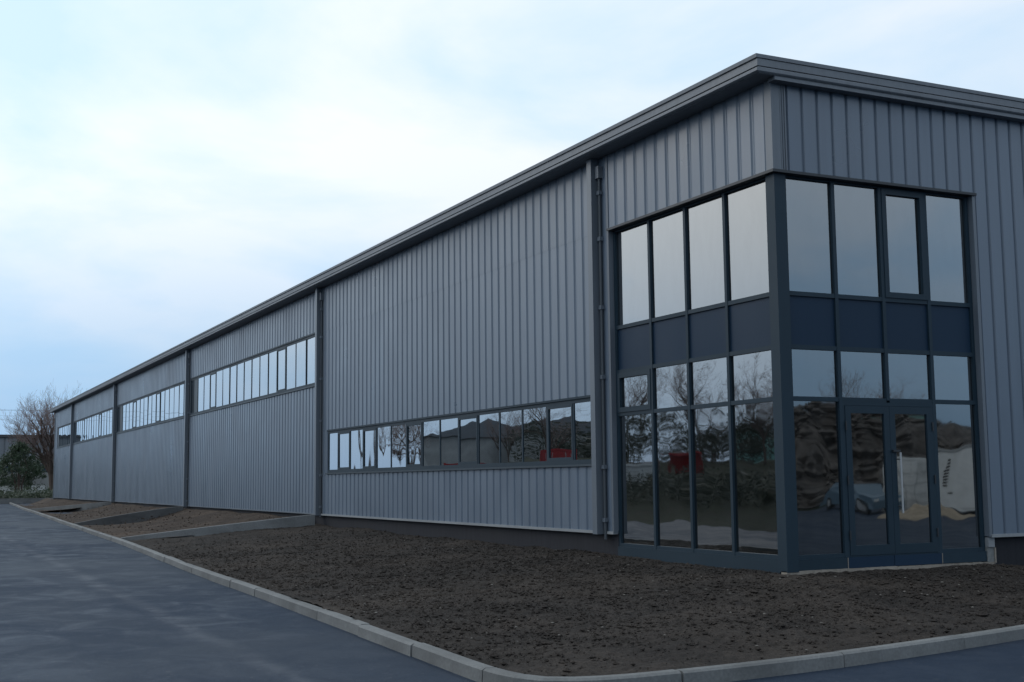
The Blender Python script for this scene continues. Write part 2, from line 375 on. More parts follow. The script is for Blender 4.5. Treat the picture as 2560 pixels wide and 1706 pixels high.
# kerb along the far end of the planting
fk = B(-7, 3, 97.7, 98.3, -.5, .02).build('far_kerb', MAT['edging']); fk['kind'] = 'structure'
for i in range(10): bx('kerbstone', 'kerb', fk, -7+i+.005, -6.005+i, 97.8, 98.0, .021, .16)

# planting beds
P2, P3, P4, P5, PE, P1 = 22.415, 41.684, 62.223, 82.223, 92.212, 5.511
def kx(y): return np.interp(y, KC[:420, 1][::-1], KC[:420, 0][::-1])
def front_ky(x):
    i = len(KC)*16//24; return np.interp(x, KC[i:, 0], KC[i:, 1])
def bed(name, xs, ys, zfun, mat, amp, inside):
    X, Y = np.meshgrid(xs, ys); Z = zfun(X, Y)
    N = vnoise(X, Y, 11, .35)*.09+vnoise(X, Y, 12, 1.3)*.05+vnoise(X, Y, 13, 4.3)*.02+vnoise(X, Y, 14, 11)*.016+vnoise(X, Y, 15, 23)*.024
    Z = Z+N*amp; xm = (X[:-1, :-1]+X[1:, 1:])/2; ym = (Y[:-1, :-1]+Y[1:, 1:])/2
    o = grid_obj(name, X, Y, Z, MAT[mat], inside(xm, ym)); o['kind'] = 'structure'; return o
# near bed wraps the corner of the building
bld_z = lambda Y: np.interp(Y, [-2, 3, 9, 16, 22], [-.19, -.18, -.185, -.14, -.05])
def z_near(X, Y):
    yk = np.maximum(Y, -5.2); dl = np.clip((X-kx(yk))/np.maximum(-kx(yk)+.0, .1), 0, 1)
    df = np.clip((Y-front_ky(X))/np.maximum(-front_ky(X), .1), 0, 1)
    t = np.minimum(dl, np.where(Y < 1, df, 1)); t = t*t*(3-2*t)*.6+t*.4
    edge = np.clip(np.minimum((X-kx(yk)), (Y-front_ky(X)))/.35, 0, 1)
    b = bld_z(Y)-.10*np.clip((X-3.8)/1.5, 0, 1)
    return -.425*(1-t)+b*t
bed('soil_bed', np.arange(-6.9, 10, .07), np.concatenate([np.arange(-5.7, 9, .07), np.arange(9, P2-.02, .11)]), z_near, 'soil', 1.0,
    lambda x, y: (x > kx(y)+.0) & (y > front_ky(x)) & ((x < .13) | (y < .13)) & ((x-kx(np.maximum(y, -4.4)))+(y-front_ky(x)) > .28))
def far_bed(y0, y1, seed):
    def z(X, Y):
        k = kx(Y); t = np.clip((X-k)/(-k), 0, 1); top = np.interp(Y, [22, 62, 92], [.165, .165, .18]); h = np.clip((Y-y0)/(y1-y0), 0, 1)
        return (kz(Y)-.03)*(1-t)+top*t-.05-(.06+.20*h)*np.sin(t*3.14)
    bed('soil_bed', np.arange(-5.7, .2, .12), np.arange(y0+.13, y1, .16 if y0 < 40 else .3), z, 'soil2', .8, lambda x, y: (x > kx(y)) & (x < .14))
far_bed(P2, P3, 1); far_bed(P3, P4, 2); far_bed(P4, 97.7, 3)

# clods and pebbles
def rock(mb, c, r, sq):
    ph = random.random()*6.28; vs = []
    for (a, b_, h) in ((0, 0, 1), (1, 0, .1), (.4, .9, .2), (-.75, .6, 0), (-.8, -.6, .2), (.35, -.95, .05), (0, 0, -1)):
        k = r*random.uniform(.7, 1.3); x = (a*math.cos(ph)-b_*math.sin(ph))*k; y = (a*math.sin(ph)+b_*math.cos(ph))*k
        vs.append((c[0]+x, c[1]+y, c[2]+h*k*sq))
    mb.add(vs, [(0, 1, 2), (0, 2, 3), (0, 3, 4), (0, 4, 5), (0, 5, 1), (6, 2, 1), (6, 3, 2), (6, 4, 3), (6, 5, 4), (6, 1, 5)])
cl = MB(); pb = MB(); cnt = 0
while cnt < 34000:
    x = random.uniform(-6.6, 9); y = random.triangular(-5.4, P2, -3)
    if not (x > kx(max(y, -4.4))+.12 and y > front_ky(x)+.12 and (x < 0 or y < -.1)): continue
    if (x-kx(max(y, -4.4)))+(y-front_ky(x)) < .5: continue
    z = float(z_near(np.array([x]), np.array([y]))[0])+float(vnoise(np.array([x]), np.array([y]), 11, .35)[0])*.09+float(vnoise(np.array([x]), np.array([y]), 12, 1.3)[0])*.06+.01
    r = .008+.026*random.random()**5+(random.uniform(.01, .035) if random.random() < .012 else 0)
    if cnt % 150 == 0: rock(pb, (x, y, z+.010), random.uniform(.007, .022), .5)
    else: rock(cl, (x, y, z), r, .6)
    cnt += 1
o = cl.build('soil_clods', MAT['soil']); o['kind'] = 'stuff'; tag(o, 'loose clods of dark soil strewn over the near bed', 'soil clods')
o = pb.build('pebbles', MAT['pebble']); o['kind'] = 'stuff'; tag(o, 'small pale pebbles scattered on the dark soil bed', 'pebbles')
cl = MB()
for i in range(1300):
    y = random.triangular(P2+.3, 90, P2); x = random.uniform(float(kx(y))+.2, -.15); k = float(kx(y)); t = (x-k)/-k
    rock(cl, (x, y, (float(kz(y))-.03)*(1-t)+.165*t-.05-.12*math.sin(t*3.14)), .012+.04*random.random()**3, .6)
o = cl.build('soil_clods', MAT['soil2']); o['kind'] = 'stuff'; tag(o, 'loose clods of brown soil in the beds beyond the concrete edging', 'soil clods')

# concrete edging walls from the pilasters down to the kerb
EQ = [q-.17*(q+14.45)/11.33 for q in (P2, P3, P4)]
for yb, lab, sag in ((EQ[0], 'nearest and longest sloping concrete edging between dark and brown soil beds', .0), (EQ[1], 'second sloping concrete edging from the corner, running to the middle pilaster', .0), (EQ[2], 'farthest low concrete edging strip across the brown soil near far end', .0)):
    mb = MB(); n = 22; vs = []; yk = yb+(1.7 if yb == EQ[0] else -2.6 if yb == EQ[1] else 7)
    x1 = float(kx(yk))+.01
    for i in range(n+1):
        t = i/n; x = -.16+(x1+.16)*t; y = yb-.02+(yk-yb)*(t**1.6)*.9+.05*math.sin(t*7+yb); z = .235+(float(kz(yk))+.015-.235)*(t**1.15)
        for a, h in ((-.075, -.75), (-.075, -.01), (-.065, 0), (.065, 0), (.075, -.01), (.075, -.75)): vs.append((x, y+a, z+h))
    fs = [(i*6+k, i*6+(k+1) % 6, (i+1)*6+(k+1) % 6, (i+1)*6+k) for i in range(n) for k in range(6)]+[tuple(range(5, -1, -1)), tuple(n*6+k for k in range(6))]
    tag(mb.add(vs, fs).build('edging_wall', MAT['edging']), lab, 'edging', 'concrete edging strips across the planting beds')

# ------------------------------------------------------------------ the warehouse
W, L = 20.0, PE
Q1, Q2, Q3, Q4, Q5 = [q-.17*(q+14.45)/11.33 for q in (P1, P2, P3, P4, P5)]
ZB, ZT = .255, 6.985                     # cladding bottom, underside of eaves
ZH = 5.62                                # head of the corner glazing
wh = empty('warehouse', (0, 0, 0))
tag(wh, 'long blue-grey metal-clad warehouse with dark glazed corner entrance', 'warehouse')
# inner lining, floor, partition and roof
lin = MB()
def lining_left(y0, y1, z0, z1): lin.box(.17, .30, y0, y1, z0, z1)
lining_left(4.72, PE-.3, -.9, 1.42); lining_left(4.72, 5.38, 1.42, 6.9); lining_left(5.38, P2-.45, 2.70, 6.9); lining_left(P2-.45, P2-.1, 2.70, 4.08); lining_left(P2-.45, P2-.1, 5.72, 6.9); lining_left(.3, 4.72, ZH+.03, 6.9)
lining_left(P2-.1, PE-.3, 1.42, 4.08); lining_left(P2-.1, PE-.3, 5.72, 6.9); lining_left(P2-.6, P2-.44, 4.08, 5.72); lining_left(21.2, P2-.1, 1.42, 2.70)
for q in (Q3, Q4, Q5): lining_left(q-.28, q+.1, 4.08, 5.72)
lin.box(.3, 3.9, .17, .30, ZH+.03, 6.9); lin.box(3.92, W-.3, .17, .30, -.9, 6.9); lin.box(W-.3, W-.17, .3, PE-.3, -.9, 6.9); lin.box(.3, W-.3, PE-.3, PE-.17, -.9, 6.9)
lin.build('inner_wall', MAT['interior'], wh)
B(.16, W-.2, .16, PE-.2, -.95, -.06).build('floor_slab', MAT['interior_floor'], wh)
B(6.4, 6.5, .31, PE-.31, -.05, 6.9).build('partition_wall', MAT['interior'], wh)
B(.31, 6.39, 5.0, 5.1, -.05, 6.9).build('partition_wall', MAT['interior'], wh)
B(.31, 6.39, .31, 4.99, 3.1, 3.4).build('upper_floor', MAT['interior_floor'], wh)
B(-.25, W+.25, -.15, PE+.25, 7.02, 7.14).build('roof', MAT['roof'], wh)
# plinth, set back under the cladding
pl = B(.075, .16, 4.735, P2+.02, -.9, ZB+.02); pl.box(.075, .16, P2+.02, PE-.16, -.9, ZB+.021)
pl.build('plinth', MAT['plinth'], wh)
B(4.06, W-.1, .075, .155, -.9, ZB+.02).build('plinth', MAT['plinth'], wh)
B(W-.15, W-.08, .156, PE-.1, -.9, ZB+.02).build('plinth', MAT['plinth'], wh)

# corrugated cladding sheets: broad pans, narrow recessed grooves
def sheet_profile(w, pitch, g=.030, sl=.019, d=.032, s2=.019):
    pts = []; t = 0
    while t < w-1e-6:
        for a, dep in ((0, d), (g/2, d), (g/2+sl, 0), (pitch-g/2-s2, 0), (pitch-g/2, d)):
            if t+a <= w+1e-9: pts.append((t+a, dep))
        t += pitch
    if w-pts[-1][0] > 1e-4: pts.append((w, pts[-1][1]))
    return pts
SH = {}
def sheet_mesh(side, w, h, pitch):
    k = (side, round(w, 3), round(h, 3))
    if k not in SH:
        pr = sheet_profile(w, pitch, g=.024, sl=.022, d=.021, s2=.060) if side == 'L' else sheet_profile(w, pitch); mb = MB()
        for z in (0, h):
            for t, d in pr: mb.v.append((d, t, z) if side == 'L' else (t, d, z) if side == 'R' else (-d, t, z))
        n = len(pr)
        for i in range(n-1): mb.f.append((i+1, i, n+i, n+i+1) if side == 'L' else (i, i+1, n+i+1, n+i))
        SH[k] = mb.mesh('cladding_sheet', MAT['clad'])
    return SH[k]
def clad(side, t0, t1, z0, z1, off=0, pitch=None):
    """a run of sheets, three pans each; laid from t1 down on the left wall so joints fall in the grooves"""
    pitch = pitch or (1/3 if side != 'R' else .2835); sw = pitch*3; t = t0; zj = 0
    while t < t1-.02:
        wd = min(sw, t1-t); me = sheet_mesh(side, wd, z1-z0, pitch); j = off
        loc = (j, t, z0) if side == 'L' else (t, j, z0) if side == 'R' else (W-j, t, z0)
        obj('cladding_sheet', me, wh, loc); t += sw
clad('L', .16, 4.74, ZH+.02, ZT)                              # above the corner glazing
clad('L', 4.80, Q1-.17, ZB, ZT)                               # slim run beside the first pilaster
clad('L', Q1+.16, Q2-.30, ZB, 1.40); clad('L', Q1+.16, Q2-.30, 2.70, 5.66); clad('L', Q1+.16, Q2-.30, 5.64, ZT, -.004)
for a, b in ((Q2, Q3), (Q3, Q4), (Q4, Q5), (Q5, PE)):
    clad('L', a+.10, b-.30 if b != PE else b-.22, ZB, 4.055); clad('L', a+.10, b-.30 if b != PE else b-.22, 5.725, ZT)
clad('L', 21.15, Q2-.30, 1.40, 2.70); clad('L', 90.62, PE-.22, 4.055, 5.725)
clad('R', .272, 3.957, ZH+.02, ZT); clad('R', 3.957, W-.15, ZB, ZT)
clad('E', .15, PE-.15, ZB, ZT, 0, 1.0)
# end wall at the far side
B(.1, W-.1, PE-.06, PE-.01, ZB, ZT).build('end_wall', MAT['clad'], wh)

# trims
def trim(name, mat, *a): return B(*a).build(name, MAT[mat], wh)
trim('corner_trim', 'trim', -.012, .14, -.012, .15, ZH+.012, ZT+.005)
cm = MB().box(.15, .262, -.004, .03, ZH+.02, ZT); cm.box(.185, .20, -.016, -.004, ZH+.02, ZT); cm.box(.225, .24, -.016, -.004, ZH+.02, ZT)
cm.build('corner_joint_trim', MAT['trim'], wh)
trim('end_trim', 'trim', -.03, .10, PE-.23, PE+.02, -.3, ZT)
trim('end_trim', 'trim', W-.14, W+.02, -.02, .14, ZB-.02, ZT)
trim('reveal_trim', 'trim', -.014, .10, 4.735, 4.80, ZB-.03, ZT)         # edge of the corner glazing
trim('reveal_trim', 'trim', 3.895, 3.955, -.014, .10, ZB-.03, ZH)
# flat flashings beside every pilaster
for q in (Q1, Q2, Q3, Q4, Q5): trim('pilaster_flashing', 'trim', -.006, .03, q, q+(.16 if q == Q1 else .10), ZB-.02, ZT)
for a, b in ((Q1, Q2-.17),): trim('base_flashing', 'pale_trim', -.035, .07, a+.0, b, ZB-.045, ZB+.003)
trim('base_flashing', 'pale_trim', -.030, .07, 4.74, Q1-.17, ZB-.045, ZB+.003)
for a, b in ((Q2, Q3), (Q3, Q4), (Q4, Q5), (Q5, PE)): trim('base_flashing', 'trim', -.025, .07, a+.01, b-.16, ZB-.035, ZB+.003)
trim('base_flashing', 'pale_trim', 3.93, W, -.035, .07, ZB-.045, ZB+.003)
# pilasters and downpipes
for i, q in enumerate((Q1, Q2, Q3, Q4, Q5)):
    trim('pilaster', 'trim', -.17, -.007, q-.16, q, ZB-.05 if i else ZB-.05, ZT+.002)
    trim('pilaster_back', 'trim', -.007+.001, .04, q-.34 if i else q-.17, q-.001, ZB-.03, ZT)
    if i < 4:
        r = .028; xp, yp = -.040, q-.235
        pipe = MB().tube([(xp, yp, 6.62), (xp, yp, (.12, .16, .2, .2)[i])], [r, r], 12).build('downpipe', MAT['pipe'], wh, smooth=False)
        MB().box(xp-.055, xp+.044, yp-.06, yp+.06, 6.60, 6.82).build('hopper', MAT['fascia'], pipe)
        for z in (.42, 1.35, 2.95, 4.2, 5.45, 6.3): MB().box(xp-.04, -.0061, yp-.045, yp+.045, z, z+.07).build('pipe_bracket', MAT['trim'], pipe)
# soffit drip over the corner glazing
hm = MB().box(-.045, .20, -.045, 4.75, ZH-.03, ZH+.011); hm.box(.20, 3.965, -.045, .20, ZH-.03, ZH+.0105)
hm.build('head_flashing', MAT['dark'], wh)
# eaves: stepped capping, fascia, gutter lip, soffit
MB().ring([(.10, 7.15), (.40, 7.20), (.405, 7.255), (.10, 7.275)], 0, W, 0, L).build('roof_capping', MAT['fascia'], wh)
MB().ring([(.10, 7.10), (.375, 7.085), (.375, 7.19), (.10, 7.19)], 0, W, 0, L).build('fascia_board', MAT['fascia'], wh)
MB().ring([(.08, 6.995), (.355, 6.99), (.39, 7.01), (.39, 7.055), (.35, 7.078), (.08, 7.078)], 0, W, 0, L).build('eaves_gutter', MAT['fascia'], wh)
MB().ring([(-.1, 6.986), (.33, 6.982), (.33, 6.989), (-.1, 6.994)], 0, W, 0, L).build('soffit', MAT['fascia'], wh)
vt = MB().box(-.05, W, -.165, -.0, 6.925, 6.980)
vt.build('verge_trim', MAT['fascia'], wh)

# ---- strip windows on the long wall
def strip(edges, z0, z1, casements=(), blanks=(), sill='frame_hi'):
    ya, yb = edges[0], edges[-1]               # ya far (left in the photograph), yb near
    fr = MB().box(.012, .11, yb, ya, z1-.07, z1); fr.box(.012, .11, yb, ya, z0, z0+.075); fr.box(.012, .11, ya-.05, ya, z0+.075, z1-.07); fr.box(.012, .11, yb, yb+.045, z0+.075, z1-.07)
    f = fr.build('strip_window', MAT['frame'], wh)
    B(-.045, .012, yb-.04, ya+.04, z0-.05, z0-.012).build('window_sill', MAT[sill], f)
    B(-.016, .011, yb-.03, ya+.03, z1+.002, z1+.042).build('head_flashing', MAT['frame'], f)
    B(.011, .10, yb-.03, ya+.03, z1+.001, z1+.05).build('head_lining', MAT['frame'], f)
    B(.012, .10, yb-.03, ya+.03, z0-.06, z0-.001).build('sill_lining', MAT['frame'], f)
    for i in range(len(edges)-1):
        a, b = edges[i], edges[i+1]
        if i: bx('mullion', 'frame', f, .018, .10, a-.025, a+.025, z0+.075, z1-.07)
        if i in blanks:
            bx('blank_panel', 'frame_hi', f, .03, .07, b+.028, a-.028, z0+.075, z1-.07); continue
        p0, p1, q0, q1 = b+.028, a-.028, z0+.075, z1-.07
        if i == 0: p1 = a-.05
        if i == len(edges)-2: p0 = b+.045
        if i in casements:
            c = MB().box(.010, .06, p0, p1, q0, q0+.055); c.box(.010, .06, p0, p1, q1-.055, q1); c.box(.010, .06, p0, p0+.05, q0+.055, q1-.055); c.box(.010, .06, p1-.05, p1, q0+.055, q1-.055)
            c.build('casement', MAT['frame'], f); p0 += .05; p1 -= .05; q0 += .055; q1 -= .055
        ob = bx('pane', 'glass_strip', f, .032, .040, p0, p1, q0, q1); ob.rotation_euler = (0, random.gauss(0, .002), random.gauss(0, .003))
Z1A, Z1B = 1.458, 2.655
strip([21.12]+[20.206-1.0777*i for i in range(14)]+[5.40], Z1A, Z1B, (1, 3, 6, 9, 13))
Z2A, Z2B = 4.115, 5.672
strip([40.46, 39.93, 39.12]+[37.936-1.1164*i for i in range(14)]+[22.0], Z2A, Z2B, (4, 13), (1,))
strip([60.68, 59.79, 58.85]+[58.85-1.128*i for i in range(1, 15)]+[42.0, 40.98], Z2A, Z2B, (5, 11), (1,))
strip([80.4]+[79.3-1.115*i for i in range(16)]+[61.22], Z2A, Z2B, (4, 11), ())
strip([90.6, 89.6, 88.5]+[87.38-1.115*i for i in range(5)]+[81.8, 80.92], Z2A, Z2B, (), (0,))

# ---- corner glazing
ROWS = [0, 2.30, 3.053, 3.838, ZH-.04]
def glazing(side, cols, rows, lead):
    """cols: edges along the wall away from the corner; side L runs along y, side R along x"""
    def bb(mb, t0, t1, d0, d1, z0, z1): return mb.box(d0, d1, t0, t1, z0, z1) if side == 'L' else mb.box(t0, t1, d0, d1, z0, z1)
    def part(name, mat, par, t0, t1, d0, d1, z0, z1):
        return bx(name, mat, par, *((d0, d1, t0, t1) if side == 'L' else (t0, t1, d0, d1)), z0, z1)
    D0, D1 = .085, .17
    fr = MB(); a, b = cols[0], cols[-1]
    bb(fr, a, b, D0, D1, rows[-1]-.02, rows[-1]+.05); bb(fr, a, a+.05, D0, D1, rows[0]-.0, rows[-1]-.02); bb(fr, b-.06, b, D0, D1, rows[0], rows[-1]-.02)
    if side == 'L': bb(fr, a+.05, b-.06, D0, D1, 0, .06)
    else:
        bb(fr, a+.05, cols[1], D0, D1, 0, .06); bb(fr, cols[3], b-.06, D0, D1, 0, .06)
    f = fr.build('curtain_wall', MAT['frame'], wh)
    for i in range(1, 4):
        zt0 = 2.30 if side == 'R' and i == 2 else 0
        part('mullion', 'frame', f, cols[i]-.032, cols[i]+.032, D0-.006, D1-.01, zt0+.001 if zt0 else .0, rows[-1]-.02)
    for j in range(1, 4):
        for i in range(4):
            t0 = cols[i]+(.05 if i == 0 else .032); t1 = cols[i+1]-(.06 if i == 3 else .032)
            part('transom', 'frame', f, t0, t1, D0, D1-.01, rows[j]-.032, rows[j]+.032)
    for i in range(4):
        t0 = cols[i]+(.05 if i == 0 else .032); t1 = cols[i+1]-(.06 if i == 3 else .032)
        for j in range(4):
            z0 = rows[j]+(.06 if j == 0 else .032); z1 = rows[j+1]-(.02 if j == 3 else .032)
            if j == 2: part('spandrel_panel', 'spandrel', f, t0, t1, .115, .135, z0, z1); continue
            if side == 'R' and j == 0 and i in (1, 2): continue
            p = [t0, t1, z0, z1]
            if (side == 'L' and i == 3 and j == 1) or (side == 'R' and i == 2 and j == 3):
                c = MB(); k = .085
                bb(c, t0, t1, .068, .13, z0, z0+k); bb(c, t0, t1, .068, .13, z1-k, z1); bb(c, t0, t0+k, .068, .13, z0+k, z1-k); bb(c, t1-k, t1, .068, .13, z0+k, z1-k)
                c.build('casement', MAT['frame'], f); p = [t0+k, t1-k, z0+k, z1-k]
            ob = part('pane', 'glass_low' if j == 0 else 'glass', f, p[0], p[1], .12, .128, p[2], p[3])
            ob.rotation_euler = (random.gauss(0, .0012), random.gauss(0, .0012), random.gauss(0, .0012))
    return f, part
gl, partL = glazing('L', [.235, 1.37, 2.463, 3.556, 4.735], ROWS, None)
grr, partR = glazing('R', [.235, 1.152, 2.064, 2.977, 3.893], ROWS, None)
cp = MB().box(.03, .235, .03, .235, -.17, ZH-.031); cp.build('corner_post', MAT['frame'], wh)
# base panels below the glazing
bx('base_panel', 'frame', wh, .06, .16, .236, 4.735, -.55, -.001)
for x0, x1, mt in ((.236, 1.145, 'frame'), (1.16, 2.03, 'spandrel'), (2.04, 2.97, 'spandrel'), (2.985, 3.893, 'frame')): bx('base_panel', mt, wh, x0, x1, .06, .16, -.155, -.001)
for x0 in (1.147, 2.972): bx('base_joint', 'mortar', wh, x0, x0+.011, .055, .16, -.155, -.002)
mb = MB(); xs = np.linspace(.03, 4.03, 60)
for i in range(59):
    h = random.uniform(-.003, .003); mb.box(xs[i], xs[i+1], .040+random.uniform(-.004, .004), .17, -.55, -.157-.006*(xs[i] > 2)+h)
mb.build('mortar_bed', MAT['mortar'], wh)
B(3.897, 4.055, .045, .2, -.54, .06).build('end_block', MAT['block'], wh); B(3.90, 4.03, .02, .2, .062, ZB-.046).build('end_block', MAT['pale_trim'], wh)
bx('base_joint', 'mortar', wh, 4.035, 4.06, .028, .044, -.18, .05)
# ---- entrance doors
df = MB().box(1.185, 2.944, .080, .165, 2.215, 2.267); df.box(1.185, 1.215, .080, .165, .0, 2.214); df.box(2.914, 2.944, .080, .165, .0, 2.214); df.box(1.216, 2.913, .080, .165, .0, .018)
dfr = df.build('door_frame', MAT['frame'], wh)
for k, (x0, x1) in enumerate(((1.219, 2.062), (2.067, 2.910))):
    lf = MB(); st = .105
    lf.box(x0, x0+st, .072, .128, .022, 2.211); lf.box(x1-st, x1, .072, .128, .022, 2.211); lf.box(x0+st, x1-st, .072, .128, .022, .165); lf.box(x0+st, x1-st, .072, .128, 2.10, 2.211)
    d = lf.build('entrance_door', MAT['frame'], wh)
    bx('pane', 'glass_low', d, x0+st, x1-st, .098, .106, .165, 2.10)
    for z in (.25, 1.05, 1.85): bx('hinge', 'dark', d, (x0-.012 if k == 0 else x1-.012), (x0+.012 if k == 0 else x1+.012), .055, .0718, z, z+.13)
    if k == 1:
        hx = x0+.13
        MB().tube([(hx, .015, .62), (hx, .015, 1.52)], [.016, .016], 10).build('pull_handle', MAT['steel'], d)
        hb = MB().tube([(hx, .016, .72), (x0+.10, .072, .72)], [.010, .010], 8); hb.tube([(hx, .016, 1.42), (x0+.10, .072, 1.42)], [.010, .010], 8); hb.build('handle_bracket', MAT['dark'], d)
        B(x0+.01, x0+.15, .03, .071, 1.53, 1.56).build('lever_handle', MAT['dark'], d)

# ------------------------------------------------------------------ trees, shrubs, far things
def grow(seed, height, spread, r0, levels=6, kk=(6, 4, 3, 3, 3, 3), rmin=.005):
    rnd = random.Random(seed); tr = MB(); cr = MB()
    def branch(p, d, ln, r, lev):
        n = 4 if lev < 3 else 3; pts = [p]; rads = [r]; q = Vector(p); dd = Vector(d)
        for i in range(n):
            dd = (dd+Vector((rnd.gauss(0, .10), rnd.gauss(0, .10), rnd.gauss(.05, .07)))*(.7+lev*.22)).normalized(); q = q+dd*(ln/n); pts.append(tuple(q)); rads.append(max(r*(1-.45*(i+1)/n), rmin))
        (tr if lev < 3 else cr).tube(pts, rads, 6 if lev < 2 else 4 if lev < 3 else 3, False)
        if lev >= levels: return
        k = kk[lev]
        for j in range(k):
            t = rnd.uniform(.35, 1) if j else 1; i = min(int(t*n), n); b = Vector(pts[i]); ax = dd.orthogonal().normalized(); ax.rotate(__import__('mathutils').Quaternion(dd, rnd.uniform(0, 6.28)))
            ang = rnd.uniform(.35, .85)*spread; nd = (dd*math.cos(ang)+ax*math.sin(ang)); nd.z += .08; nd.normalize()
            branch(tuple(b), nd, ln*rnd.uniform(.58, .80), rads[i]*rnd.uniform(.55, .75), lev+1)
    branch((0, 0, -.2), (0, 0, 1), height*.30, r0, 0)
    return tr.mesh('trunk', MAT['bark']), cr.mesh('crown', MAT['twig'])
def tree(name, meshes, loc, scale, rz, label, group=None, cat='tree'):
    e = empty(name, loc, rz); e.scale = (scale,)*3; obj('trunk', meshes[0], e); obj('crown', meshes[1], e); tag(e, label, cat, group); return e
T0 = grow(12, 13.0, .85, .34, 6, (6, 5, 4, 4, 3, 3), .006); T1 = grow(5, 13.5, .95, .26); T2 = grow(23, 10.0, .9, .22, 6)
tree('bare_tree', T0, (2.1, 112, .15), 1.12, 1.2, 'tall leafless tree standing behind the far end of the warehouse')

def leafmass(mb, n, pos, size):
    for _ in range(n):
        p, up_ = pos(); s_ = random.uniform(*size); a = Vector((random.gauss(0, 1), random.gauss(0, 1), random.gauss(0, 1))).normalized(); b = a.orthogonal().normalized(); c = a.cross(b)
        p = Vector(p); mb.add([p-b*s_, p+c*s_*.45, p+b*s_, p-c*s_*.45], [(0, 1, 2, 3)])
# evergreen shrub-tree: clumps round a tapering dome, with gaps
ev = empty('evergreen_tree', (-1.3, 108, .10)); tag(ev, 'bushy dark evergreen tree in front of the bare tree', 'tree')
st = MB()
for k in range(4):
    a = k*1.6; st.tube([(.3*math.cos(a), .3*math.sin(a), 0), (.25*math.cos(a), .3*math.sin(a), 1.2), (.7*math.cos(a), .7*math.sin(a), 2.6), (.4*math.cos(a+.4), .4*math.sin(a), 3.9)], [.09, .08, .05, .02], 6)
st.build('trunk', MAT['bark'], ev)
cr = MB(); rnd = random.Random(4)
for k in range(110):
    h = rnd.random()**.8; z = .75+h*4.0; rad = 2.35*(math.sin(math.pi*min(1, .18+h*.80))**.75)*(1 if h < .62 else .72); a = rnd.uniform(0, 6.28); r = rad*rnd.random()**.45; c = Vector((r*math.cos(a), r*math.sin(a), z)); cs = rnd.uniform(.22, .48)
    leafmass(cr, 85, lambda: (c+Vector((random.gauss(0, cs*.55), random.gauss(0, cs*.55), random.gauss(0, cs*.5))), 0), (.05, .11))
cr.build('crown', MAT['evergreen'], ev)
# undergrowth behind the far kerb
ug = MB()
for k in range(260):
    c = Vector((random.uniform(-9, 2.2), random.uniform(99.5, 106), random.uniform(.1, .75)*random.uniform(.5, 1)))
    leafmass(ug, 30, lambda: (c+Vector((random.gauss(0, .25), random.gauss(0, .3), random.gauss(0, .2))), 0), (.06, .15))
o = ug.build('undergrowth', MAT['undergrowth']); o['kind'] = 'stuff'; tag(o, 'low green undergrowth behind the kerb at the far end of the beds', 'undergrowth')
# clipped hedge further back
hd = MB()
for k in range(520):
    c = Vector((random.uniform(-16, 9), random.uniform(126, 128.5), random.uniform(.9, 3.9)))
    if c.x > 1.5 and c.z < 2.6 and random.random() < .9: continue
    if c.x < -2.2 and c.z < 2.6 and random.random() < .7: continue
    leafmass(hd, 26, lambda: (c+Vector((random.gauss(0, .4), random.gauss(0, .4), random.gauss(0, .28))), 0), (.10, .2))
hb = hd.build('hedge', MAT['hedge']); tag(hb, 'dark hedge band behind the evergreen tree, below the far shed', 'hedge')
hw = B(-20, 12, 131, 131.3, -.3, 2.6); tag(hw.build('boundary_wall', MAT['far_wall']), 'pale grey wall glimpsed behind the hedge and evergreen', 'wall')
lw_ = B(-14, 1.2, 110.6, 110.85, -.3, 1.2); tag(lw_.build('garden_wall', MAT['white']), 'low white wall glimpsed behind the undergrowth', 'wall')

# far shed
fs = empty('far_shed', (20, 185, 0)); tag(fs, 'far grey ribbed shed behind the bare tree on the left', 'shed')
FX0, FX1 = -34.0, 40.0
B(FX0, FX1, .3, 25, -.4, 8.3).build('wall', MAT['far_wall'], fs)
B(FX0-.3, FX1+.3, -.15, 25.3, 8.31, 8.72).build('roof', MAT['far_cap'], fs)
x = FX0
k = 0
shm = MB(); 
for i in range(3): shm.box(i*1.0, i*1.0+.78, -.10, .02, 0, 2.95); 
shm.box(0, 3.0, .02, .1, 0, 2.95)
fm = shm.mesh('cladding_sheet', MAT['far_clad'])
while x < FX1-3: obj('cladding_sheet', fm, fs, (x, .18, 5.3)); x += 3.0
x = FX0+1
while x < FX1-4: B(x, x+2.6, .22, .29, 2.2, 4.4).build('window', MAT['spandrel'], fs); x += 5.2

# power line beyond the trees
for i, (px_, hh) in enumerate(((-46, 10.6), (34, 10.6))):
    u = empty('utility_pole', (px_, 150, 0)); MB().tube([(0, 0, -.6), (0, 0, 11.2)], [.16, .11], 8).build('pole', MAT['bark'], u)
    B(-.08, .08, -1.0, 1.0, 10.3, 10.45).build('crossarm', MAT['bark'], u)
    for yy, z in ((-.9, 10.45), (.9, 10.45)): MB().tube([(0, yy, z+.001), (0, yy, z+.16)], [.05, .04], 8).build('insulator', MAT['white'], u)
    tag(u, ('wooden power pole to the left of the far shed' if i == 0 else 'wooden power pole hidden behind the warehouse'), 'pole', 'poles of the power line')
for i, (yy, z) in enumerate(((149.1, 10.63), (150.9, 10.63), (149.7, 9.9), (150.3, 9.45))):
    pts = [(-46+80*t/16, yy, z-(.35 if i < 2 else .25)*4*(t/16)*(1-t/16)) for t in range(17)]
    if i == 1: pts = [(a, b, c+.25*((a+46)/80)) for a, b, c in pts]
    tag(MB().tube(pts, [.012]*17, 4).build('power_cable', MAT['dark']), ['nearer of the two upper power cables left of the bare tree', 'farther of the two upper power cables left of the bare tree', 'third power cable from the top left of the bare tree', 'lowest thin power cable crossing the sky left of the bare tree'][i], 'cable', 'power cables over the far shed')

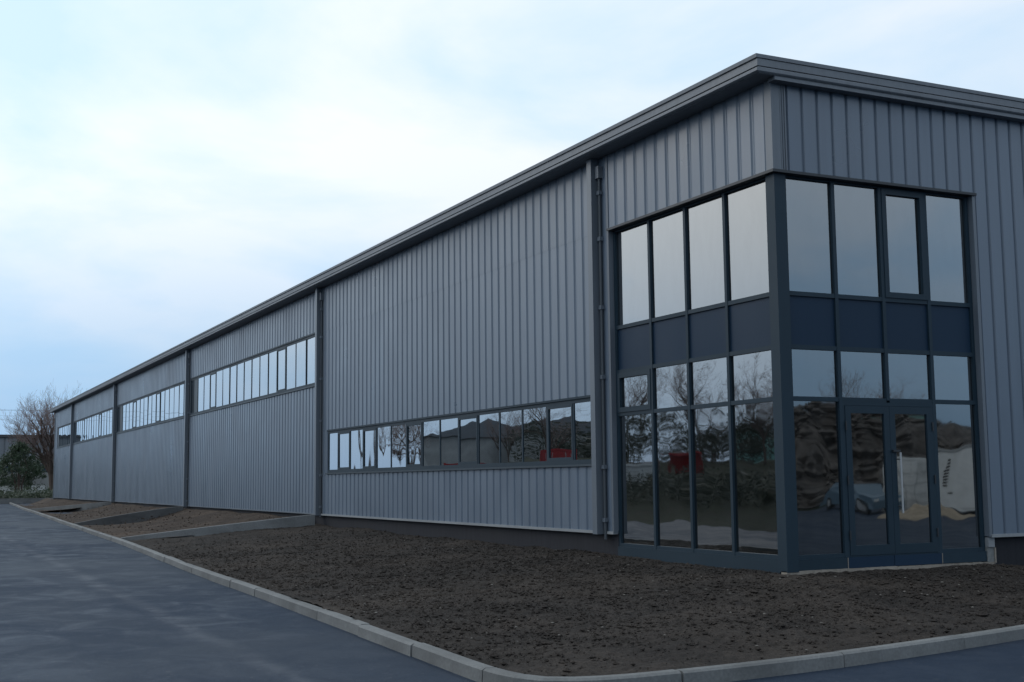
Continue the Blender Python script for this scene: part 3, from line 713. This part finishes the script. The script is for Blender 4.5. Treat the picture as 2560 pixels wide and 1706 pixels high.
# ------------------------------------------------------------------ the place behind the camera, mirrored in the glass
def gz(x, y):
    z = -.55+2.9*float(sm(-16, -40, np.float64(x)))*(1-.45*float(sm(-60, -200, np.float64(x))))*float(sm(-40, 15, np.float64(y)))
    return z+1.0*float(sm(-42, -70, np.float64(y)))
G = 'bare trees across the road mirrored in the glazing'
k = 0
for x, y, s_ in ((-34, 38, .75), (-39, 52, .9), (-44, 66, .8), (-37, 25, .7), (-48, 84, 1.0), (-42, 96, .85), (-33, 70, .7), (-52, 40, .9), (-36, 112, .8), (-46, 12, .8), (-30, 92, .7)):
    tree('bare_tree', (T1, T2)[k % 2], (x, y, gz(x, y)), s_, k*1.7, 'leafless tree on the grass bank across the road, mirrored in the glass', G); k += 1
for x, y, s_ in ((40, -58, .9), (49, -64, 1.0), (56, -60, .8), (33, -62, .8), (64, -70, 1.0)):
    tree('bare_tree', (T2, T1)[k % 2], (x, y, gz(x, y)), s_, k*1.3, 'leafless tree behind the yard, seen mirrored in the entrance front', 'bare trees mirrored in the entrance front'); k += 1
bk = MB()
for k in range(900):
    x = random.uniform(-27, -22); y = random.uniform(8, 78); c = Vector((x, y, gz(x, y)+random.uniform(.1, .9)))
    leafmass(bk, 22, lambda: (c+Vector((random.gauss(0, .35), random.gauss(0, .5), random.gauss(0, .2))), 0), (.05, .13))
tag(bk.build('bank_hedge', MAT['hedge']), 'low dark hedge on the grass bank, mirrored in the corner glass', 'hedge')
th = MB()
for k in range(1500):
    x = random.uniform(-46, -40); y = random.uniform(2, 92); hh = 2.9+.9*math.sin(y*.37)+.5*math.sin(y*1.1); c = Vector((x, y, gz(x, y)+hh*random.random()**.7))
    leafmass(th, 20, lambda: (c+Vector((random.gauss(0, .5), random.gauss(0, .6), random.gauss(0, .3))), 0), (.08, .2))
tag(th.build('thicket', MAT['hedge']), 'tall dark thicket along the top of the bank, mirrored in the corner glass', 'hedge')
def gshed(loc, rz, wd, dp, eh, rh, mat, label):
    e = empty('gabled_shed', loc, rz); B(-wd/2, wd/2, 0, dp, -1.5, eh).build('wall', MAT[mat], e)
    r = MB(); r.add([(-wd/2-.3, -.3, eh-.05), (0, -.3, eh+rh), (wd/2+.3, -.3, eh-.05), (-wd/2-.3, dp+.3, eh-.05), (0, dp+.3, eh+rh), (wd/2+.3, dp+.3, eh-.05)], [(0, 1, 2), (3, 5, 4), (0, 3, 4, 1), (1, 4, 5, 2), (0, 2, 5, 3)])
    r.build('roof', MAT['far_clad'], e)
    for i in range(int(wd//5)): B(-wd/2+1+i*5, -wd/2+3.6+i*5, -.06, -.001, .6, 3.4).build('shutter_door', MAT['far_clad'], e)
    tag(e, label, 'shed', 'sheds across the road mirrored in the glass')
for i, (x, y, wd, eh, rh, mt) in enumerate(((-51, 124, 13, 3.4, 1.9, 'far_wall'), (-60, 118, 12, 3.4, 1.9, 'far_wall'), (-84, 104, 15, 3.8, 2.0, 'teal'), (-100, 84, 16, 4, 2, 'far_wall'))):
    gshed((x, y, gz(x, y)), math.radians(200+i*8), wd, 22, eh, rh, mt, ['grey gabled shed mirrored in the middle strip window panes', 'second grey gabled shed mirrored in the strip window', 'pale green gabled shed mirrored in the corner glazing', 'pale gabled shed mirrored at the left of the corner glazing'][i])
def container(loc, rz, mat, label, ln=6.06, letter=None):
    e = empty('shipping_container', loc, rz); wd, h = 2.44, 2.6
    b = MB().box(-wd/2+.04, wd/2-.04, .06, ln-.04, .14, h-.04)
    n = int(ln/.28)
    for i in range(n):
        for sx in (-1, 1): b.box(sx*(wd/2-.03)-.025, sx*(wd/2-.03)+.025, .1+i*.28, .22+i*.28, .16, h-.1)
    b.build('body', MAT[mat], e)
    f = MB()
    for sx in (-1, 1):
        for y0 in (0, ln-.12): f.box(sx*wd/2-.07, sx*wd/2+.07, y0, y0+.12, 0, h)
    f.box(-wd/2, wd/2, .0, .1, h-.12, h-.001); f.box(-wd/2, wd/2, 0, .1, .001, .15); f.build('frame', MAT[mat], e)
    for sx in (-1, 1):
        d = MB().box(min(0, sx)*1.10+.02, max(0, sx)*1.10-.02, -.02, .055, .18, h-.15)
        for zz_ in (.55, 1.0, 1.45, 1.9): d.box(min(0, sx)*1.05+.04, max(0, sx)*1.05-.04, -.045, -.019, zz_, zz_+.2)
        dd = d.build('container_door', MAT[mat], e)
        for xx in (.35, .75): MB().tube([(sx*xx, -.07, .2), (sx*xx, -.07, h-.2)], [.018, .018], 6).build('lock_bar', MAT['steel'], dd)
    tag(e, label, 'container'); return e
container((32.3, -31.4, -.52), math.radians(223), 'white', 'white shipping container mirrored in the right entrance door')
container((-17.5, 47.5, gz(-17.5, 47.5)), math.radians(215), 'red', 'red shipping container mirrored at the foot of the strip window', 6.06)
def skip(loc, rz, mat, label):
    e = empty('waste_skip', loc, rz); b = MB()
    b.add([(-.9, -.75, .1), (.9, -.75, .1), (.9, .75, .1), (-.9, .75, .1), (-1.5, -.85, 1.25), (1.5, -.85, 1.25), (1.5, .85, 1.25), (-1.5, .85, 1.25)], [(0, 3, 2, 1), (0, 1, 5, 4), (1, 2, 6, 5), (2, 3, 7, 6), (3, 0, 4, 7)])
    b.box(-.85, .85, -.7, .7, .0, .099); b.build('body', MAT[mat], e)
    r = MB().box(-1.55, 1.55, -.92, -.84, 1.18, 1.30); r.box(-1.55, 1.55, .84, .92, 1.18, 1.30); r.box(-1.58, -1.48, -.84, .84, 1.18, 1.30); r.box(1.48, 1.58, -.84, .84, 1.18, 1.30); r.build('rim', MAT[mat], e)
    heap_ = MB()
    for i in range(60): rock(heap_, (random.uniform(-1.2, 1.2), random.uniform(-.7, .7), 1.2+random.random()*.12), random.uniform(.08, .2), .7)
    heap_.build('rubble', MAT['rubble'], e); tag(e, label, 'skip')
skip((-30.6, 48.5, gz(-30.6, 48.5)), 2.16, 'red', 'red waste skip mirrored in the second corner pane')
skip((-27.9, 50.1, gz(-27.9, 50.1)), .7, 'white', 'white waste skip mirrored in the leftmost corner pane')
container((-24.5, 53, gz(-24.5, 53)), math.radians(28), 'red', 'second red shipping container mirrored end-on in the strip window', 6.06)
# site cabin with a vertical band of illegible dark lettering
cb = empty('site_cabin', (30.1, -25.9, -.525), math.radians(223)); tag(cb, 'white site cabin mirrored in the pane beside the entrance door', 'cabin')
B(-1.3, 1.3, 0, 5.5, .18, 2.75).build('body', MAT['white'], cb); B(-1.36, 1.36, -.06, 5.56, 2.751, 2.86).build('roof', MAT['far_wall'], cb)
for x in (-1.0, 1.0): B(x-.12, x+.12, .2, 5.2, 0, .179).build('skid', MAT['rubber'], cb)
B(-.75, .05, -.03, -.001, .3, 2.25).build('door', MAT['white'], cb)
for i in range(9): B(.52, .52+random.uniform(.16, .22), -.012, -.001, 1.1+i*.15, 1.1+i*.15+.10).build('lettering', MAT['lettering'], cb)
B(.3, .5, -.02, -.001, .8, .86).build('vent', MAT['lettering'], cb)
# parked car, side on
ca = empty('parked_car', (30.0, -32.3, -.525), math.radians(100)); tag(ca, 'blue-grey parked car mirrored in the left entrance door', 'car')
pts = [(-2.1, .25), (-2.15, .75), (-1.95, .92), (-1.55, .98), (-1.1, 1.40), (.45, 1.45), (1.05, 1.02), (1.95, .86), (2.12, .62), (2.1, .25)]
b = MB(); n = len(pts); vs = []
for yy, sh in ((-.84, .9), (-.78, 1), (.78, 1), (.84, .9)):
    for x, z in pts: vs.append((x, yy*(1 if z < 1 else .86), z*sh if z > 1 else z))
b.add(vs, [(i*n+k, i*n+(k+1) % n, (i+1)*n+(k+1) % n, (i+1)*n+k) for i in range(3) for k in range(n)]+[tuple(range(n-1, -1, -1)), tuple(3*n+k for k in range(n))])
b.build('body', MAT['blue_car'], ca)
for sy in (-1, 1):
    MB().add([(-1.35, sy*.755, 1.0), (.85, sy*.80, 1.0), (.38, sy*.715, 1.32), (-1.02, sy*.715, 1.30)], [(0, 1, 2, 3)]).build('side_window', MAT['spandrel'], ca)
    for x in (-1.35, 1.3):
        wv = MB().tube([(x, sy*.66, .32), (x, sy*.87, .32)], [.32, .32], 18).build('wheel', MAT['rubber'], ca); MB().tube([(x, sy*.871, .32), (x, sy*.885, .32)], [.20, .19], 14).build('rim', MAT['steel'], wv)
    B(2.06, 2.14, sy*.62-.14, sy*.62+.14, .60, .74).build('headlight', MAT['white'], ca); B(-2.16, -2.09, sy*.64-.12, sy*.64+.12, .66, .80).build('tail_light', MAT['red'], ca)
# rubble mound and sand heap
def heap(name, c, rx, ry, h, mat, seed, label, cat):
    X, Y = np.meshgrid(np.linspace(-1.2, 1.2, 70), np.linspace(-1.2, 1.2, 70)); r = np.sqrt(X**2+Y**2)
    Z = h*np.clip(1-r, -.1, 1)**.9 if False else h*(np.clip(1-r, 0, 1)**.8)
    Z = Z*(1+vnoise(X, Y, seed, 3)*.6+vnoise(X, Y, seed+1, 9)*.4)+vnoise(X, Y, seed+2, 14)*.12*h*(r < 1)-.1*(r > 1)
    o = grid_obj(name, X*rx, Y*ry, Z, MAT[mat]); o.location = c; tag(o, label, cat); return o
heap('rubble_mound', (47, -55, -.3), 34, 10, 6.0, 'rubble', 31, 'grey rubble mound mirrored in the entrance doors', 'mound')
rb = MB()
for k in range(2600):
    a = random.uniform(0, 6.283); r_ = random.random()**.6; xx, yy = r_*math.cos(a), r_*math.sin(a)
    rock(rb, (47+xx*34, -55+yy*10, -.2+6.0*(1-r_)**.8*random.uniform(.85, 1.15)), random.uniform(.12, .55), .7)
o = rb.build('rubble_stones', MAT['rubble']); o['kind'] = 'stuff'; tag(o, 'loose broken stones covering the mound mirrored in the entrance', 'stones')
gshed((66, -78, gz(66, -78)), math.radians(223), 18, 14, 6.5, 1.5, 'teal', 'pale green shed mirrored behind the rubble in the entrance front')
heap('sand_heap', (26.5, -24.5, -.53), 2.2, 1.6, .5, 'sand', 41, 'low sand heap mirrored at the foot of the entrance doors', 'heap')
